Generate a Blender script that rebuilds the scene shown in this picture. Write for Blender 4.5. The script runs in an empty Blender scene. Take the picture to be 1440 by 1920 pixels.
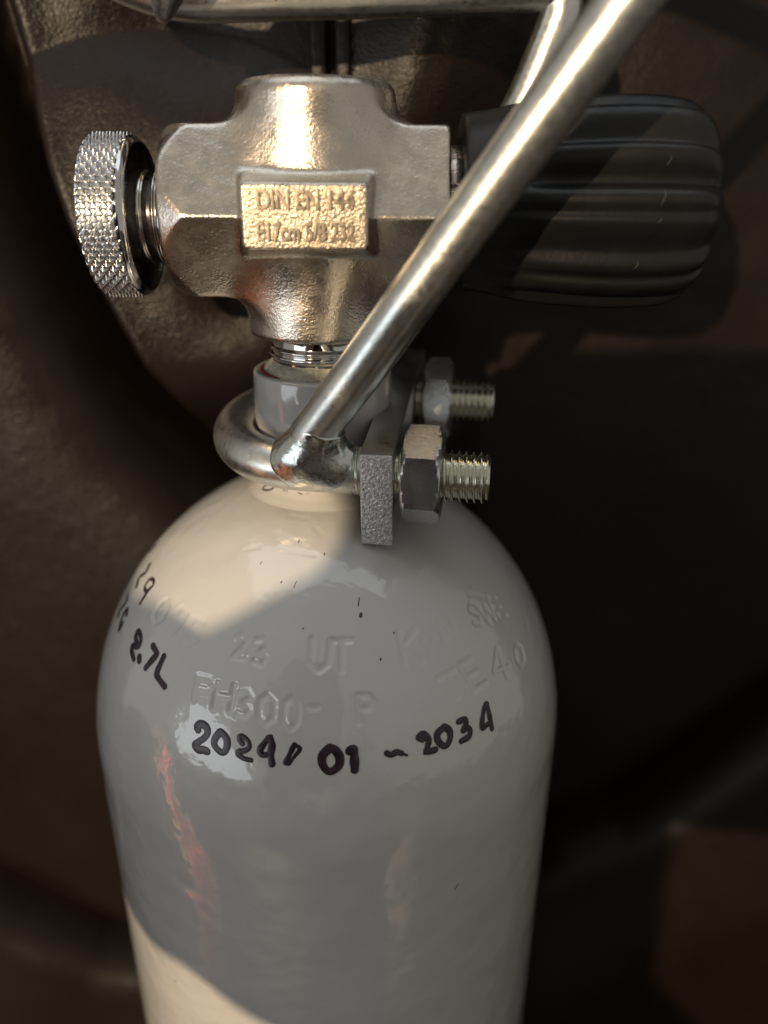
import bpy, bmesh, math, random
import numpy as np
from mathutils import Matrix, Vector

# ------------------------------------------------------------------ camera, world, lamps, exposure
S = 0.001                                   # lengths below are millimetres
scene = bpy.context.scene
F_PX, IMG_W, IMG_H = 1490.0, 1440.0, 1920.0
zt = np.array([24.0, 3386.0, 1490.0]); zt /= np.linalg.norm(zt)
xt = np.array([1.0, 0, 0]); xt -= (xt @ zt) * zt; xt /= np.linalg.norm(xt)
yt = np.cross(zt, xt)
CAM_ROT = np.stack([xt, yt, zt])
CAM_LOC = np.array([11.31, -148.07, 0.0])
cam_data = bpy.data.cameras.new('camera')
cam_data.sensor_fit = 'VERTICAL'; cam_data.sensor_height = 36.0; cam_data.sensor_width = 27.0
cam_data.lens = F_PX / IMG_H * 36.0
cam_data.clip_start = 0.002; cam_data.clip_end = 50.0
cam_data.dof.use_dof = True
cam_data.dof.focus_distance = 0.135
cam_data.dof.aperture_fstop = 7.8
cam = bpy.data.objects.new('camera', cam_data)
scene.collection.objects.link(cam)
m = Matrix.Identity(4)
for i in range(3):
    for j in range(3):
        m[i][j] = CAM_ROT[i][j]
    m[i][3] = CAM_LOC[i] * S
cam.matrix_world = m
scene.camera = cam

world = bpy.data.worlds.new('World'); scene.world = world
world.use_nodes = True
world.node_tree.nodes['Background'].inputs[0].default_value = (0.27, 0.255, 0.232, 1)
world.node_tree.nodes['Background'].inputs[1].default_value = 1.0

SUN_AZ, SUN_EL = math.radians(25), math.radians(15)
SUN = Vector((math.sin(SUN_AZ) * math.cos(SUN_EL), math.cos(SUN_AZ) * math.cos(SUN_EL), -math.sin(SUN_EL)))
def lamp(name, kind, loc, direction, energy, colour, **kw):
    d = bpy.data.lights.new(name, kind); d.energy = energy; d.color = colour
    for k, v in kw.items(): setattr(d, k, v)
    o = bpy.data.objects.new(name, d); scene.collection.objects.link(o)
    o.location = loc
    o.rotation_euler = Vector(direction).to_track_quat('-Z', 'Y').to_euler()
    return o
AIM = Vector((0.0, 0.0, -0.06))
lamp('low_sunlight', 'SPOT', AIM - SUN * 3.0, SUN, 318.0, (1.0, 0.745, 0.46), spot_size=math.radians(24), spot_blend=0.3, shadow_soft_size=0.026)
W_AZ, W_EL = math.radians(-47), math.radians(-3)
w_loc = AIM + 0.85 * Vector((math.sin(W_AZ) * math.cos(W_EL), -math.cos(W_AZ) * math.cos(W_EL), math.sin(W_EL)))
lamp('window_light', 'AREA', w_loc, AIM - w_loc, 1.05, (0.90, 0.96, 1.0), shape='RECTANGLE', size=0.52, size_y=0.30)
c_loc = Vector((-0.10, 0.28, 1.15))
lamp('overhead_fill', 'AREA', c_loc, Vector((0, 0, -1)), 5.2, (0.84, 0.93, 1.0), shape='RECTANGLE', size=1.5, size_y=1.3)  # added overhead fill that brightens the tank shoulder, no known fixture

scene.view_settings.view_transform = 'Standard'
scene.view_settings.look = 'None'
scene.view_settings.exposure = 0.22
scene.view_settings.gamma = 1.0
scene.render.engine = 'CYCLES'
scene.cycles.use_denoising = True
scene.cycles.max_bounces = 8
scene.cycles.caustics_reflective = False
scene.cycles.sample_clamp_indirect = 4.0
rng = np.random.default_rng(7)

# ------------------------------------------------------------------ materials
def nodes(name):
    mt = bpy.data.materials.new(name); mt.use_nodes = True
    nt = mt.node_tree
    return mt, nt, nt.nodes['Principled BSDF']
def N(nt, kind, **kw):
    n = nt.nodes.new(kind)
    for k, v in kw.items():
        if k in n.inputs: n.inputs[k].default_value = v
        else: setattr(n, k, v)
    return n
def coords(nt, scale=(1, 1, 1)):
    tc = nt.nodes.new('ShaderNodeTexCoord'); mp = nt.nodes.new('ShaderNodeMapping')
    mp.inputs['Scale'].default_value = scale
    nt.links.new(tc.outputs['Object'], mp.inputs['Vector'])
    return mp.outputs['Vector']
def noise(nt, vec, scale, detail=3.0, rough=0.55):
    n = nt.nodes.new('ShaderNodeTexNoise')
    n.inputs['Scale'].default_value = scale; n.inputs['Detail'].default_value = detail; n.inputs['Roughness'].default_value = rough
    nt.links.new(vec, n.inputs['Vector'])
    return n.outputs['Fac']
def ramp(nt, fac, stops):
    r = nt.nodes.new('ShaderNodeValToRGB')
    el = r.color_ramp.elements
    while len(el) < len(stops): el.new(0.5)
    for e, (p, c) in zip(el, stops):
        e.position = p; e.color = (c if isinstance(c, tuple) else (c, c, c)) + (1,)
    nt.links.new(fac, r.inputs['Fac'])
    return r.outputs['Color']
def math_node(nt, op, a, b):
    n = nt.nodes.new('ShaderNodeMath'); n.operation = op
    for i, v in enumerate((a, b)):
        if isinstance(v, (int, float)): n.inputs[i].default_value = v
        else: nt.links.new(v, n.inputs[i])
    return n.outputs[0]
def bump(nt, bsdf, height, distance, strength=1.0, prev=None):
    b = nt.nodes.new('ShaderNodeBump')
    b.inputs['Distance'].default_value = distance; b.inputs['Strength'].default_value = strength
    nt.links.new(height, b.inputs['Height'])
    if prev is not None: nt.links.new(prev, b.inputs['Normal'])
    nt.links.new(b.outputs['Normal'], bsdf.inputs['Normal'])
    return b.outputs['Normal']

def metal(name, c1, c2, r1, r2, nscale, bscale=0, bdist=0, aniso=None, bscale2=0, bdist2=0):
    mt, nt, b = nodes(name)
    v = coords(nt)
    f = noise(nt, v, nscale, 5)
    b.inputs['Metallic'].default_value = 1.0
    nt.links.new(ramp(nt, f, [(0.32, c1), (0.68, c2)]), b.inputs['Base Color'])
    nt.links.new(ramp(nt, noise(nt, v, nscale * 2.3, 4), [(0.3, r1), (0.7, r2)]), b.inputs['Roughness'])
    p = None
    if bscale: p = bump(nt, b, noise(nt, v, bscale, 2.5), bdist)
    if bscale2: bump(nt, b, noise(nt, v, bscale2, 2.0), bdist2, prev=p)
    return mt

M_CAST = metal('cast_nickel', (0.60, 0.545, 0.48), (0.68, 0.62, 0.55), 0.20, 0.33, 120, 1500, 0.000055, None, 3000, 0.00003)
M_PLATE = metal('cast_nickel_face', (0.62, 0.54, 0.44), (0.70, 0.61, 0.50), 0.26, 0.36, 300, 2300, 0.00011, None, 4200, 0.00005)
M_SHADEFACE = metal('shade_toned_face', (0.10, 0.10, 0.10), (0.16, 0.16, 0.16), 0.2, 0.3, 200)  # wheel's inner face: its shade is put into the metal colour
M_LETTER = metal('cast_letter', (0.50, 0.43, 0.34), (0.60, 0.52, 0.42), 0.30, 0.42, 500)
M_CHROME = metal('polished_chrome', (0.66, 0.65, 0.63), (0.74, 0.73, 0.71), 0.05, 0.10, 200)
M_SHAFT = metal('satin_chrome', (0.64, 0.62, 0.58), (0.74, 0.72, 0.68), 0.12, 0.18, 200)
M_KNURL = metal('knurled_chrome', (0.66, 0.66, 0.67), (0.76, 0.76, 0.77), 0.20, 0.26, 300)
M_ZINC = metal('zinc_plated_steel', (0.64, 0.675, 0.66), (0.76, 0.77, 0.73), 0.27, 0.40, 420, 1800, 0.00002, None, 300, 0.00003)
M_ZINC_DARK = metal('weld_steel', (0.62, 0.69, 0.69), (0.74, 0.75, 0.69), 0.20, 0.32, 260, 420, 0.00022)
M_PLATE_END = metal('sawn_zinc_face', (0.46, 0.46, 0.47), (0.88, 0.88, 0.89), 0.28, 0.46, 1500, 1900, 0.00045)
M_PLATE_END.node_tree.nodes['Principled BSDF'].inputs['Metallic'].default_value = 0.6
M_PLATE_SIDE = metal('zinc_plate_side', (0.46, 0.48, 0.48), (0.60, 0.62, 0.61), 0.26, 0.42, 90, 900, 0.00008)
M_NUT = metal('zinc_nut', (0.70, 0.715, 0.72), (0.76, 0.77, 0.77), 0.25, 0.31, 120, 1400, 0.00004)
M_THREAD = metal('yellow_zinc_thread', (0.70, 0.72, 0.62), (0.80, 0.79, 0.68), 0.16, 0.28, 300)

def paint():
    mt, nt, b = nodes('glossy_white_paint')
    v = coords(nt)
    nt.links.new(ramp(nt, noise(nt, v, 40, 4), [(0.3, (0.565, 0.56, 0.545)), (0.7, (0.605, 0.60, 0.585))]), b.inputs['Base Color'])
    b.inputs['Roughness'].default_value = 0.30
    b.inputs['Coat Weight'].default_value = 1.0; b.inputs['Coat Roughness'].default_value = 0.045; b.inputs['Coat IOR'].default_value = 1.62
    n1 = bump(nt, b, noise(nt, v, 85, 2), 0.00045)
    n2 = bump(nt, b, noise(nt, v, 420, 2), 0.00005, prev=n1)
    nt.links.new(n2, b.inputs['Coat Normal'])
    return mt
M_PAINT = paint()
def simple(name, c, rough, bs=0, bd=0, c2=None, ns=300, coat=0.0):
    mt, nt, b = nodes(name)
    v = coords(nt)
    nt.links.new(ramp(nt, noise(nt, v, ns, 4), [(0.3, c), (0.7, c2 or tuple(x * 1.25 for x in c))]), b.inputs['Base Color'])
    b.inputs['Roughness'].default_value = rough; b.inputs['Coat Weight'].default_value = coat
    if bs: bump(nt, b, noise(nt, v, bs, 4), bd)
    return mt
M_INK = simple('marker_ink', (0.010, 0.006, 0.011), 0.34, 0, 0, (0.050, 0.030, 0.045), 500)
M_ENGRAVE = simple('dark_engraving', (0.05, 0.04, 0.035), 0.5)
M_RUBBER = simple('black_rubber', (0.0065, 0.0068, 0.008), 0.36, 1400, 0.00005, (0.010, 0.0105, 0.0118), 160)
M_RUBBER.node_tree.nodes['Principled BSDF'].inputs['Specular IOR Level'].default_value = 0.35
M_SCUFF = simple('pale_scuff', (0.085, 0.08, 0.07), 0.6)
M_SEAL = simple('dried_sealant', (0.42, 0.39, 0.29), 0.7, 900, 0.0007, (0.62, 0.59, 0.48), 500)
M_RED = simple('red_primer', (0.16, 0.02, 0.015), 0.5)
M_THREADLINE = simple('brown_thread', (0.035, 0.028, 0.024), 0.7)
def leather():
    mt, nt, b = nodes('brown_black_leather')
    v = coords(nt)
    nt.links.new(ramp(nt, noise(nt, v, 30, 5), [(0.3, (0.0075, 0.0046, 0.0028)), (0.7, (0.0110, 0.0067, 0.0041))]), b.inputs['Base Color'])
    nt.links.new(ramp(nt, noise(nt, v, 60, 3), [(0.3, 0.33), (0.7, 0.40)]), b.inputs['Roughness'])
    b.inputs['Specular IOR Level'].default_value = 0.32
    # warped cells: pebbled grain with fine creases between the pebbles
    wob = nt.nodes.new('ShaderNodeTexNoise'); wob.inputs['Scale'].default_value = 420; wob.inputs['Detail'].default_value = 2
    nt.links.new(v, wob.inputs['Vector'])
    mx = nt.nodes.new('ShaderNodeVectorMath'); mx.operation = 'MULTIPLY_ADD'
    nt.links.new(wob.outputs['Color'], mx.inputs[0]); mx.inputs[1].default_value = (0.0006,) * 3; nt.links.new(v, mx.inputs[2])
    vo = nt.nodes.new('ShaderNodeTexVoronoi'); vo.feature = 'SMOOTH_F1'; vo.inputs['Scale'].default_value = 2100; vo.inputs['Smoothness'].default_value = 0.35
    nt.links.new(mx.outputs[0], vo.inputs['Vector'])
    cell = ramp(nt, vo.outputs['Distance'], [(0.15, 1.0), (0.75, 0.0)])
    n1 = bump(nt, b, noise(nt, v, 240, 2), 0.00018)
    bump(nt, b, cell, 0.00006, prev=n1)
    return mt
M_LEATHER = leather()

# ------------------------------------------------------------------ builders
def link(name, me, mat, parent=None, smooth=True):
    o = bpy.data.objects.new(name, me); scene.collection.objects.link(o)
    if mat is not None: me.materials.append(mat)
    if smooth:
        me.polygons.foreach_set('use_smooth', np.ones(len(me.polygons), dtype=bool))
    if parent is not None: o.parent = parent
    return o
def pydata(name, verts, faces, mat, parent=None, smooth=True):
    me = bpy.data.meshes.new(name)
    me.from_pydata((np.asarray(verts, dtype=float) * S).tolist(), [], faces if isinstance(faces, list) else faces.tolist())
    me.update()
    return link(name, me, mat, parent, smooth)
def empty(name, loc=(0, 0, 0), label=None, cat=None):
    o = bpy.data.objects.new(name, None); scene.collection.objects.link(o); o.location = Vector(loc) * S
    if label: o['label'] = label
    if cat: o['category'] = cat
    return o
def grid_faces(nr, nc, wrap):
    r = np.arange(nr - 1)[:, None]; c = np.arange(nc if wrap else nc - 1)[None, :]
    a = r * nc + c; b = r * nc + (c + 1) % nc
    return np.stack([a, b, b + nc, a + nc], -1).reshape(-1, 4)
def grid_mesh(name, P, mat, parent=None, wrap=True, caps=(False, False), flip=False, smooth=True):
    nr, nc = P.shape[:2]
    f = grid_faces(nr, nc, wrap)
    if flip: f = f[:, ::-1]
    f = f.tolist()
    if caps[0]: f.append(list(range(nc)) if flip else list(range(nc))[::-1])
    if caps[1]:
        k = list(range((nr - 1) * nc, nr * nc)); f.append(k[::-1] if flip else k)
    return pydata(name, P.reshape(-1, 3), f, mat, parent, smooth)
def frame(axis):
    a = np.array(axis, float); a /= np.linalg.norm(a)
    h = np.array([0, 0, 1.0]) if abs(a[2]) < 0.9 else np.array([0, 1.0, 0])
    u = np.cross(h, a); u /= np.linalg.norm(u)
    return a, u, np.cross(a, u)
def lathe(name, prof, origin, axis, mat, parent=None, n=96, caps=(True, True), rfun=None, smooth=True):
    """prof: list of (distance along axis, radius)"""
    a, u, v = frame(axis); th = np.linspace(0, 2 * np.pi, n, endpoint=False)
    prof = np.asarray(prof, float)
    R = np.repeat(prof[:, 1][:, None], n, 1)
    if rfun is not None: R = rfun(prof[:, 0][:, None], R, th[None, :])
    P = np.asarray(origin, float) + prof[:, 0][:, None, None] * a + R[..., None] * (np.cos(th)[None, :, None] * u + np.sin(th)[None, :, None] * v)
    return grid_mesh(name, P, mat, parent, True, caps, False, smooth)
def round_prof(pts, rad, n=5):
    """round the inner corners of a profile polyline"""
    pts = [np.array(p, float) for p in pts]; out = [pts[0]]
    for i in range(1, len(pts) - 1):
        p, q, r = pts[i - 1], pts[i], pts[i + 1]
        d1 = (p - q); d2 = (r - q); l1, l2 = np.linalg.norm(d1), np.linalg.norm(d2)
        k = min(rad, l1 * 0.45, l2 * 0.45)
        A, B = q + d1 / l1 * k, q + d2 / l2 * k
        for t in np.linspace(0, 1, n): out.append((1 - t) ** 2 * A + 2 * t * (1 - t) * q + t * t * B)
    out.append(pts[-1]); return np.array(out)
def spline(pts, n):
    pts = np.asarray(pts, float)
    P = np.vstack([2 * pts[0] - pts[1], pts, 2 * pts[-1] - pts[-2]])
    out = []
    for i in range(1, len(P) - 2):
        for t in np.linspace(0, 1, n, endpoint=False):
            p0, p1, p2, p3 = P[i - 1:i + 3]
            out.append(0.5 * ((2 * p1) + (p2 - p0) * t + (2 * p0 - 5 * p1 + 4 * p2 - p3) * t * t + (3 * p1 - p0 - 3 * p2 + p3) * t ** 3))
    out.append(pts[-1]); return np.array(out)
def tube_points(path, rad, n=40):
    path = np.asarray(path, float); T = np.gradient(path, axis=0); T /= np.linalg.norm(T, axis=1)[:, None]
    _, u, _v = frame(T[0]); U = []
    for t in T:
        u = u - (u @ t) * t; u /= np.linalg.norm(u); U.append(u)
    U = np.array(U); V = np.cross(T, U)
    th = np.linspace(0, 2 * np.pi, n, endpoint=False)
    rad = np.broadcast_to(np.asarray(rad, float), (len(path),))
    return path[:, None] + rad[:, None, None] * (np.cos(th)[None, :, None] * U[:, None] + np.sin(th)[None, :, None] * V[:, None])
def tube(name, path, rad, mat, parent=None, n=40, caps=(True, True)):
    return grid_mesh(name, tube_points(path, rad, n), mat, parent, True, caps)
def bent(pts, rad, n=14):
    """straight legs with round bends of the given radius"""
    return np.vstack([round_prof(pts, rad, n)])
def resample(path, step):
    path = np.asarray(path, float); d = np.r_[0, np.cumsum(np.linalg.norm(np.diff(path, axis=0), axis=1))]
    s = np.linspace(0, d[-1], max(2, int(d[-1] / step) + 1))
    return np.stack([np.interp(s, d, path[:, k]) for k in range(3)], 1)

def surface_nets(f, lo, h):
    """mesh of the zero level of the sampled field f (negative inside)"""
    ins = f < 0
    nx, ny, nz = f.shape
    acc = np.zeros((nx - 1, ny - 1, nz - 1, 3)); cnt = np.zeros((nx - 1, ny - 1, nz - 1))
    corner = [(i, j, k) for i in (0, 1) for j in (0, 1) for k in (0, 1)]
    def sl(c): return f[c[0]:nx - 1 + c[0], c[1]:ny - 1 + c[1], c[2]:nz - 1 + c[2]]
    for c in corner:
        for ax in range(3):
            if c[ax]: continue
            d = list(c); d[ax] = 1
            a, b = sl(c), sl(d)
            x = (a < 0) != (b < 0)
            t = np.where(x, a / np.where(x, a - b, 1), 0)
            for q in range(3):
                acc[..., q] += np.where(x, c[q] + (t if q == ax else 0), 0)
            cnt += x
    act = cnt > 0
    idx = -np.ones(act.shape, int); idx[act] = np.arange(act.sum())
    base = np.stack(np.nonzero(act), 1)
    V = lo + h * (base + acc[act] / cnt[act][:, None])
    F = []
    for ax in range(3):
        o1, o2 = [(1, 2), (2, 0), (0, 1)][ax]
        a = np.take(ins, range(f.shape[ax] - 1), ax); b = np.take(ins, range(1, f.shape[ax]), ax)
        e = np.stack(np.nonzero(a != b), 1)
        keep = (e[:, o1] > 0) & (e[:, o2] > 0) & (e[:, o1] < act.shape[o1]) & (e[:, o2] < act.shape[o2])
        e = e[keep]; sgn = a[tuple(e.T)]
        q = []
        for d1, d2 in ((-1, -1), (0, -1), (0, 0), (-1, 0)):
            g = e.copy(); g[:, o1] += d1; g[:, o2] += d2
            q.append(idx[tuple(g.T)])
        q = np.stack(q, 1)
        q = np.where(sgn[:, None], q, q[:, ::-1])
        F.append(q)
    F = np.vstack(F); F = F[(F >= 0).all(1)]
    return V, F
def field(lo, hi, h):
    ax = [np.arange(lo[i], hi[i] + h, h) for i in range(3)]
    return np.meshgrid(*ax, indexing='ij'), np.array(lo, float)
def smin(a, b, k):
    t = np.clip(0.5 + 0.5 * (b - a) / k, 0, 1)
    return b * (1 - t) + a * t - k * t * (1 - t)
def smax(a, b, k): return -smin(-a, -b, k)
def sstep(a, b, x):
    t = np.clip((x - a) / (b - a), 0, 1); return t * t * (3 - 2 * t)
MARKER = {"date":[[0.492,[-25.39,-87.4],[-25.81,-87.01],[-25.1,-86.43],[-23.82,-86.46],[-23.02,-87.15],[-23.37,-88.11],[-24.89,-89.28],[-25.54,-89.88],[-24.65,-90.38],[-23.36,-90.17],[-22.41,-90.24]],[0.469,[-20.0,-86.68],[-20.99,-87.93],[-20.91,-88.91],[-19.59,-89.65],[-18.56,-89.62],[-17.99,-88.67],[-18.32,-87.49],[-19.54,-86.76],[-20.0,-86.68]],[0.356,[-14.6,-87.71],[-15.24,-87.27],[-15.46,-86.79],[-14.78,-86.6],[-13.49,-87.1],[-13.07,-88.0],[-13.88,-88.66],[-15.22,-89.0],[-15.35,-89.36],[-14.1,-89.89],[-12.44,-89.99]],[0.429,[-9.0,-86.27],[-9.87,-87.16],[-10.65,-88.22],[-10.12,-88.88],[-8.76,-88.75]],[0.475,[-8.72,-86.25],[-8.19,-87.29],[-8.33,-88.63],[-7.97,-90.12]],[0.259,[-3.45,-86.98],[-2.31,-87.54],[-3.46,-88.76],[-4.6,-89.92]],[0.335,[-3.5,-86.98],[-4.23,-88.13],[-5.21,-89.79]],[0.532,[3.85,-87.4],[2.38,-88.54],[2.35,-89.91],[3.7,-91.06],[5.52,-90.24],[5.82,-88.88],[4.98,-87.84],[3.85,-87.4]],[0.558,[7.91,-88.08],[8.79,-87.87],[8.84,-88.82],[8.78,-91.0]],[0.397,[15.64,-89.18],[16.38,-89.55],[17.78,-89.34],[18.71,-89.65]],[0.167,[18.71,-89.63],[19.82,-90.14]],[0.415,[23.69,-88.39],[22.84,-87.9],[24.13,-87.59],[25.1,-88.66],[24.75,-89.53],[24.22,-90.29],[23.62,-90.33],[25.03,-90.57],[26.35,-90.56]],[0.458,[29.24,-87.56],[27.41,-88.2],[27.19,-89.23],[28.13,-90.32],[29.21,-90.47],[30.18,-89.61],[30.32,-88.42],[29.24,-87.56]],[0.397,[33.0,-87.65],[34.8,-87.71],[34.91,-88.41],[33.7,-89.31]],[0.413,[33.73,-89.27],[34.99,-89.21],[35.55,-89.85],[34.81,-90.64],[32.79,-90.82]],[0.392,[41.56,-87.14],[40.42,-87.8],[38.83,-90.3],[40.68,-90.33]],[0.381,[41.75,-87.19],[41.64,-89.21],[41.55,-91.42]]],"side":[[0.324,[-87.19,-72.27],[-87.68,-73.72]],[0.31,[-74.58,-72.64],[-72.7,-73.59],[-74.72,-75.22],[-71.7,-76.08]],[0.212,[-65.5,-72.82],[-63.29,-72.55],[-61.68,-73.08],[-63.1,-74.39],[-65.87,-74.35],[-66.41,-73.19]],[0.246,[-62.13,-73.66],[-62.22,-74.79],[-62.05,-76.25]],[0.117,[-85.57,-80.62]],[0.279,[-74.67,-78.96],[-72.55,-79.48],[-74.11,-81.81],[-72.47,-82.29]],[0.273,[-66.24,-79.74],[-68.11,-79.4],[-68.62,-81.02],[-66.37,-82.73],[-66.16,-81.35]],[0.31,[-53.08,-80.71],[-55.15,-80.11],[-55.15,-79.17],[-52.41,-79.59],[-51.93,-80.9],[-54.5,-81.5],[-54.18,-82.24],[-51.61,-82.97]],[0.392,[-49.68,-82.04],[-49.18,-82.42]],[0.35,[-46.31,-79.16],[-44.14,-79.6],[-43.74,-80.0],[-45.67,-82.58]],[0.345,[-40.95,-79.51],[-41.21,-82.13],[-40.18,-82.72],[-37.38,-83.34]]],"neck":[[0.204,[-43.43,-55.94],[-45.26,-56.44],[-49.67,-56.91],[-54.62,-57.11],[-56.84,-56.9],[-54.13,-56.3],[-49.2,-55.78],[-44.94,-55.65]],[0.15,[-33.81,-54.72],[-32.0,-56.03]],[0.125,[-30.57,-54.67],[-29.22,-55.99]],[0.099,[-18.6,-54.41],[-18.42,-55.89],[-15.21,-56.11]],[0.098,[-11.4,-54.34],[-8.95,-55.87]],[0.098,[-8.76,-54.4],[-11.16,-55.91]],[0.098,[-5.32,-54.56],[-3.75,-55.61]],[0.172,[12.07,-55.37],[11.05,-55.66],[8.77,-55.74],[6.68,-55.55],[6.13,-55.21],[7.48,-54.94],[9.86,-54.92],[11.73,-55.17]],[0.123,[15.95,-55.77],[19.49,-55.55]]]}
STAMP = [[0.22,[-50.47,-72.89],[-52.39,-73.68],[-52.47,-74.72],[-52.07,-75.72],[-50.04,-76.26],[-48.08,-75.41],[-47.91,-74.39],[-48.28,-73.42],[-50.47,-72.89]],[0.2,[-40.0,-73.57],[-42.01,-74.13],[-44.19,-73.52],[-42.73,-72.48],[-40.02,-72.9],[-39.99,-74.08],[-41.47,-75.83]],[0.22,[-32.75,-72.91],[-36.8,-72.99],[-36.76,-74.44],[-34.24,-74.2],[-32.2,-75.11],[-33.99,-76.13],[-36.76,-75.9]],[0.2,[-29.49,-74.09],[-27.59,-74.0]],[0.22,[-21.27,-73.52],[-19.69,-72.84],[-17.73,-73.56],[-18.75,-74.68],[-20.53,-76.02],[-17.08,-75.93]],[0.24,[-15.24,-73.31],[-13.15,-73.13],[-11.85,-73.94],[-13.6,-74.69],[-11.75,-75.47],[-12.86,-76.39],[-14.83,-76.13]],[0.3,[-0.45,-72.73],[-0.39,-75.66],[1.61,-76.74],[3.84,-75.84],[4.66,-72.92]],[0.26,[4.81,-72.95],[9.93,-73.03]],[0.26,[7.36,-72.97],[7.17,-76.79]],[0.24,[-28.21,-83.27],[-28.77,-79.94],[-25.33,-79.75],[-23.89,-80.4],[-25.11,-81.29],[-28.42,-81.63]],[0.34,[-23.08,-80.04],[-22.6,-83.49]],[0.34,[-18.65,-79.78],[-18.38,-83.21]],[0.34,[-22.79,-81.73],[-18.48,-81.46]],[0.24,[-17.18,-80.35],[-15.21,-80.06],[-13.97,-80.9],[-15.64,-81.79],[-13.88,-82.59],[-14.94,-83.65],[-16.85,-83.46]],[0.22,[-10.19,-80.29],[-11.72,-81.11],[-11.82,-82.33],[-11.54,-83.55],[-9.95,-84.29],[-8.47,-83.45],[-8.3,-82.22],[-8.54,-81.02],[-10.19,-80.29]],[0.22,[-4.67,-80.43],[-6.08,-81.3],[-6.19,-82.61],[-5.95,-83.89],[-4.53,-84.75],[-3.16,-83.87],[-2.99,-82.54],[-3.19,-81.28],[-4.67,-80.43]],[0.2,[-0.31,-81.6],[1.21,-81.59]],[0.24,[10.52,-84.07],[10.38,-80.35],[12.88,-80.47],[13.92,-81.31],[12.89,-82.22],[10.45,-82.26]],[0.14,[23.43,-72.88],[22.81,-77.19]],[0.14,[28.48,-73.06],[23.18,-75.01],[27.65,-77.42]],[0.07,[31.46,-73.6],[29.43,-74.92],[30.91,-76.41],[32.88,-75.05],[31.46,-73.6]],[0.09,[35.53,-75.97],[36.01,-73.01],[39.61,-76.15],[40.43,-73.18]],[0.26,[51.98,-73.48],[50.26,-73.08],[48.27,-73.69],[51.44,-75.24],[49.52,-76.0],[47.74,-75.6]],[0.3,[51.81,-73.65],[53.04,-76.74],[54.74,-74.72],[56.07,-77.0],[58.16,-74.06]],[0.22,[61.14,-74.85],[57.73,-74.6],[57.99,-77.62],[61.54,-78.0]],[0.22,[57.76,-76.06],[60.69,-76.32]],[0.16,[30.56,-80.45],[35.47,-80.08]],[0.16,[32.98,-80.26],[34.68,-84.03]],[0.22,[41.48,-79.67],[37.35,-79.84],[39.44,-84.22],[43.71,-84.15]],[0.22,[38.36,-81.98],[41.89,-81.86]],[0.26,[51.01,-85.47],[51.28,-80.65],[47.32,-83.43],[52.85,-84.31]],[0.22,[59.65,-82.77],[57.8,-82.99],[57.08,-83.85],[56.83,-84.85],[58.02,-85.9],[59.87,-85.73],[60.52,-84.81],[60.87,-83.82],[59.65,-82.77]],[0.067,[-16.56,-62.45],[-7.86,-62.69],[-0.96,-62.86]],[0.05,[-31.24,-63.3],[-26.25,-62.69]],[0.059,[-1.59,-60.12],[0.84,-60.54]],[0.05,[-18.47,-59.12],[-7.9,-59.16]],[0.034,[-28.07,-58.39],[-14.47,-58.42]],[0.05,[-65.18,-56.69],[-54.2,-57.46]],[0.05,[8.04,-57.11],[46.47,-57.82]],[0.042,[-15.51,-68.08],[-12.7,-69.1]],[0.067,[51.54,-71.95],[59.78,-74.73]],[0.076,[70.1,-81.47],[67.79,-83.27]],[0.067,[77.8,-83.36],[76.08,-84.97]],[0.05,[86.51,-75.99],[89.84,-79.03]]]

# ------------------------------------------------------------------ the leather sofa
CREASE = np.array([(-84, 120), (-76, 40), (-71.5, 14), (-68, -3), (-64, -15.6), (-57, -32.4), (-50.6, -46.8), (-42.4, -60.8), (-32, -73), (-15, -92), (10, -110)], float)
LOWER = np.array([(-400, -190), (-123.5, -223.6), (-106.7, -236.4), (-81.7, -252.4), (-40, -264), (20, -258), (71, -217.3), (92.3, -207.3), (108.7, -192.9), (137.3, -163.7), (190, -120), (400, -60)], float)
def poly_dist(X, Z, poly):
    """signed distance to a polyline in the x-z plane, positive on its right-hand side looking along it reversed"""
    best = np.full(X.shape, 1e9); sign = np.ones(X.shape)
    P = np.stack(list(np.interp(np.linspace(0, len(poly) - 1, 6 * len(poly)), np.arange(len(poly)), poly[:, k]) for k in (0, 1)), 1)
    for a, b in zip(P[:-1], P[1:]):
        d = b - a; L = d @ d
        t = np.clip(((X - a[0]) * d[0] + (Z - a[1]) * d[1]) / L, 0, 1)
        ex, ez = X - a[0] - t * d[0], Z - a[1] - t * d[1]
        dist = np.hypot(ex, ez); s = np.sign(d[0] * ez - d[1] * ex)
        up = dist < best
        best = np.where(up, dist, best); sign = np.where(up, s, sign)
    return best * sign
def wave(X, Z, k, seed, n=7):
    r = np.random.default_rng(seed); out = np.zeros_like(X)
    for _ in range(n):
        a = r.uniform(0, 2 * np.pi); q = k * r.uniform(0.6, 1.6)
        out += np.sin(q * (X * np.cos(a) + Z * np.sin(a)) + r.uniform(0, 6.28)) / n
    return out
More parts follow.
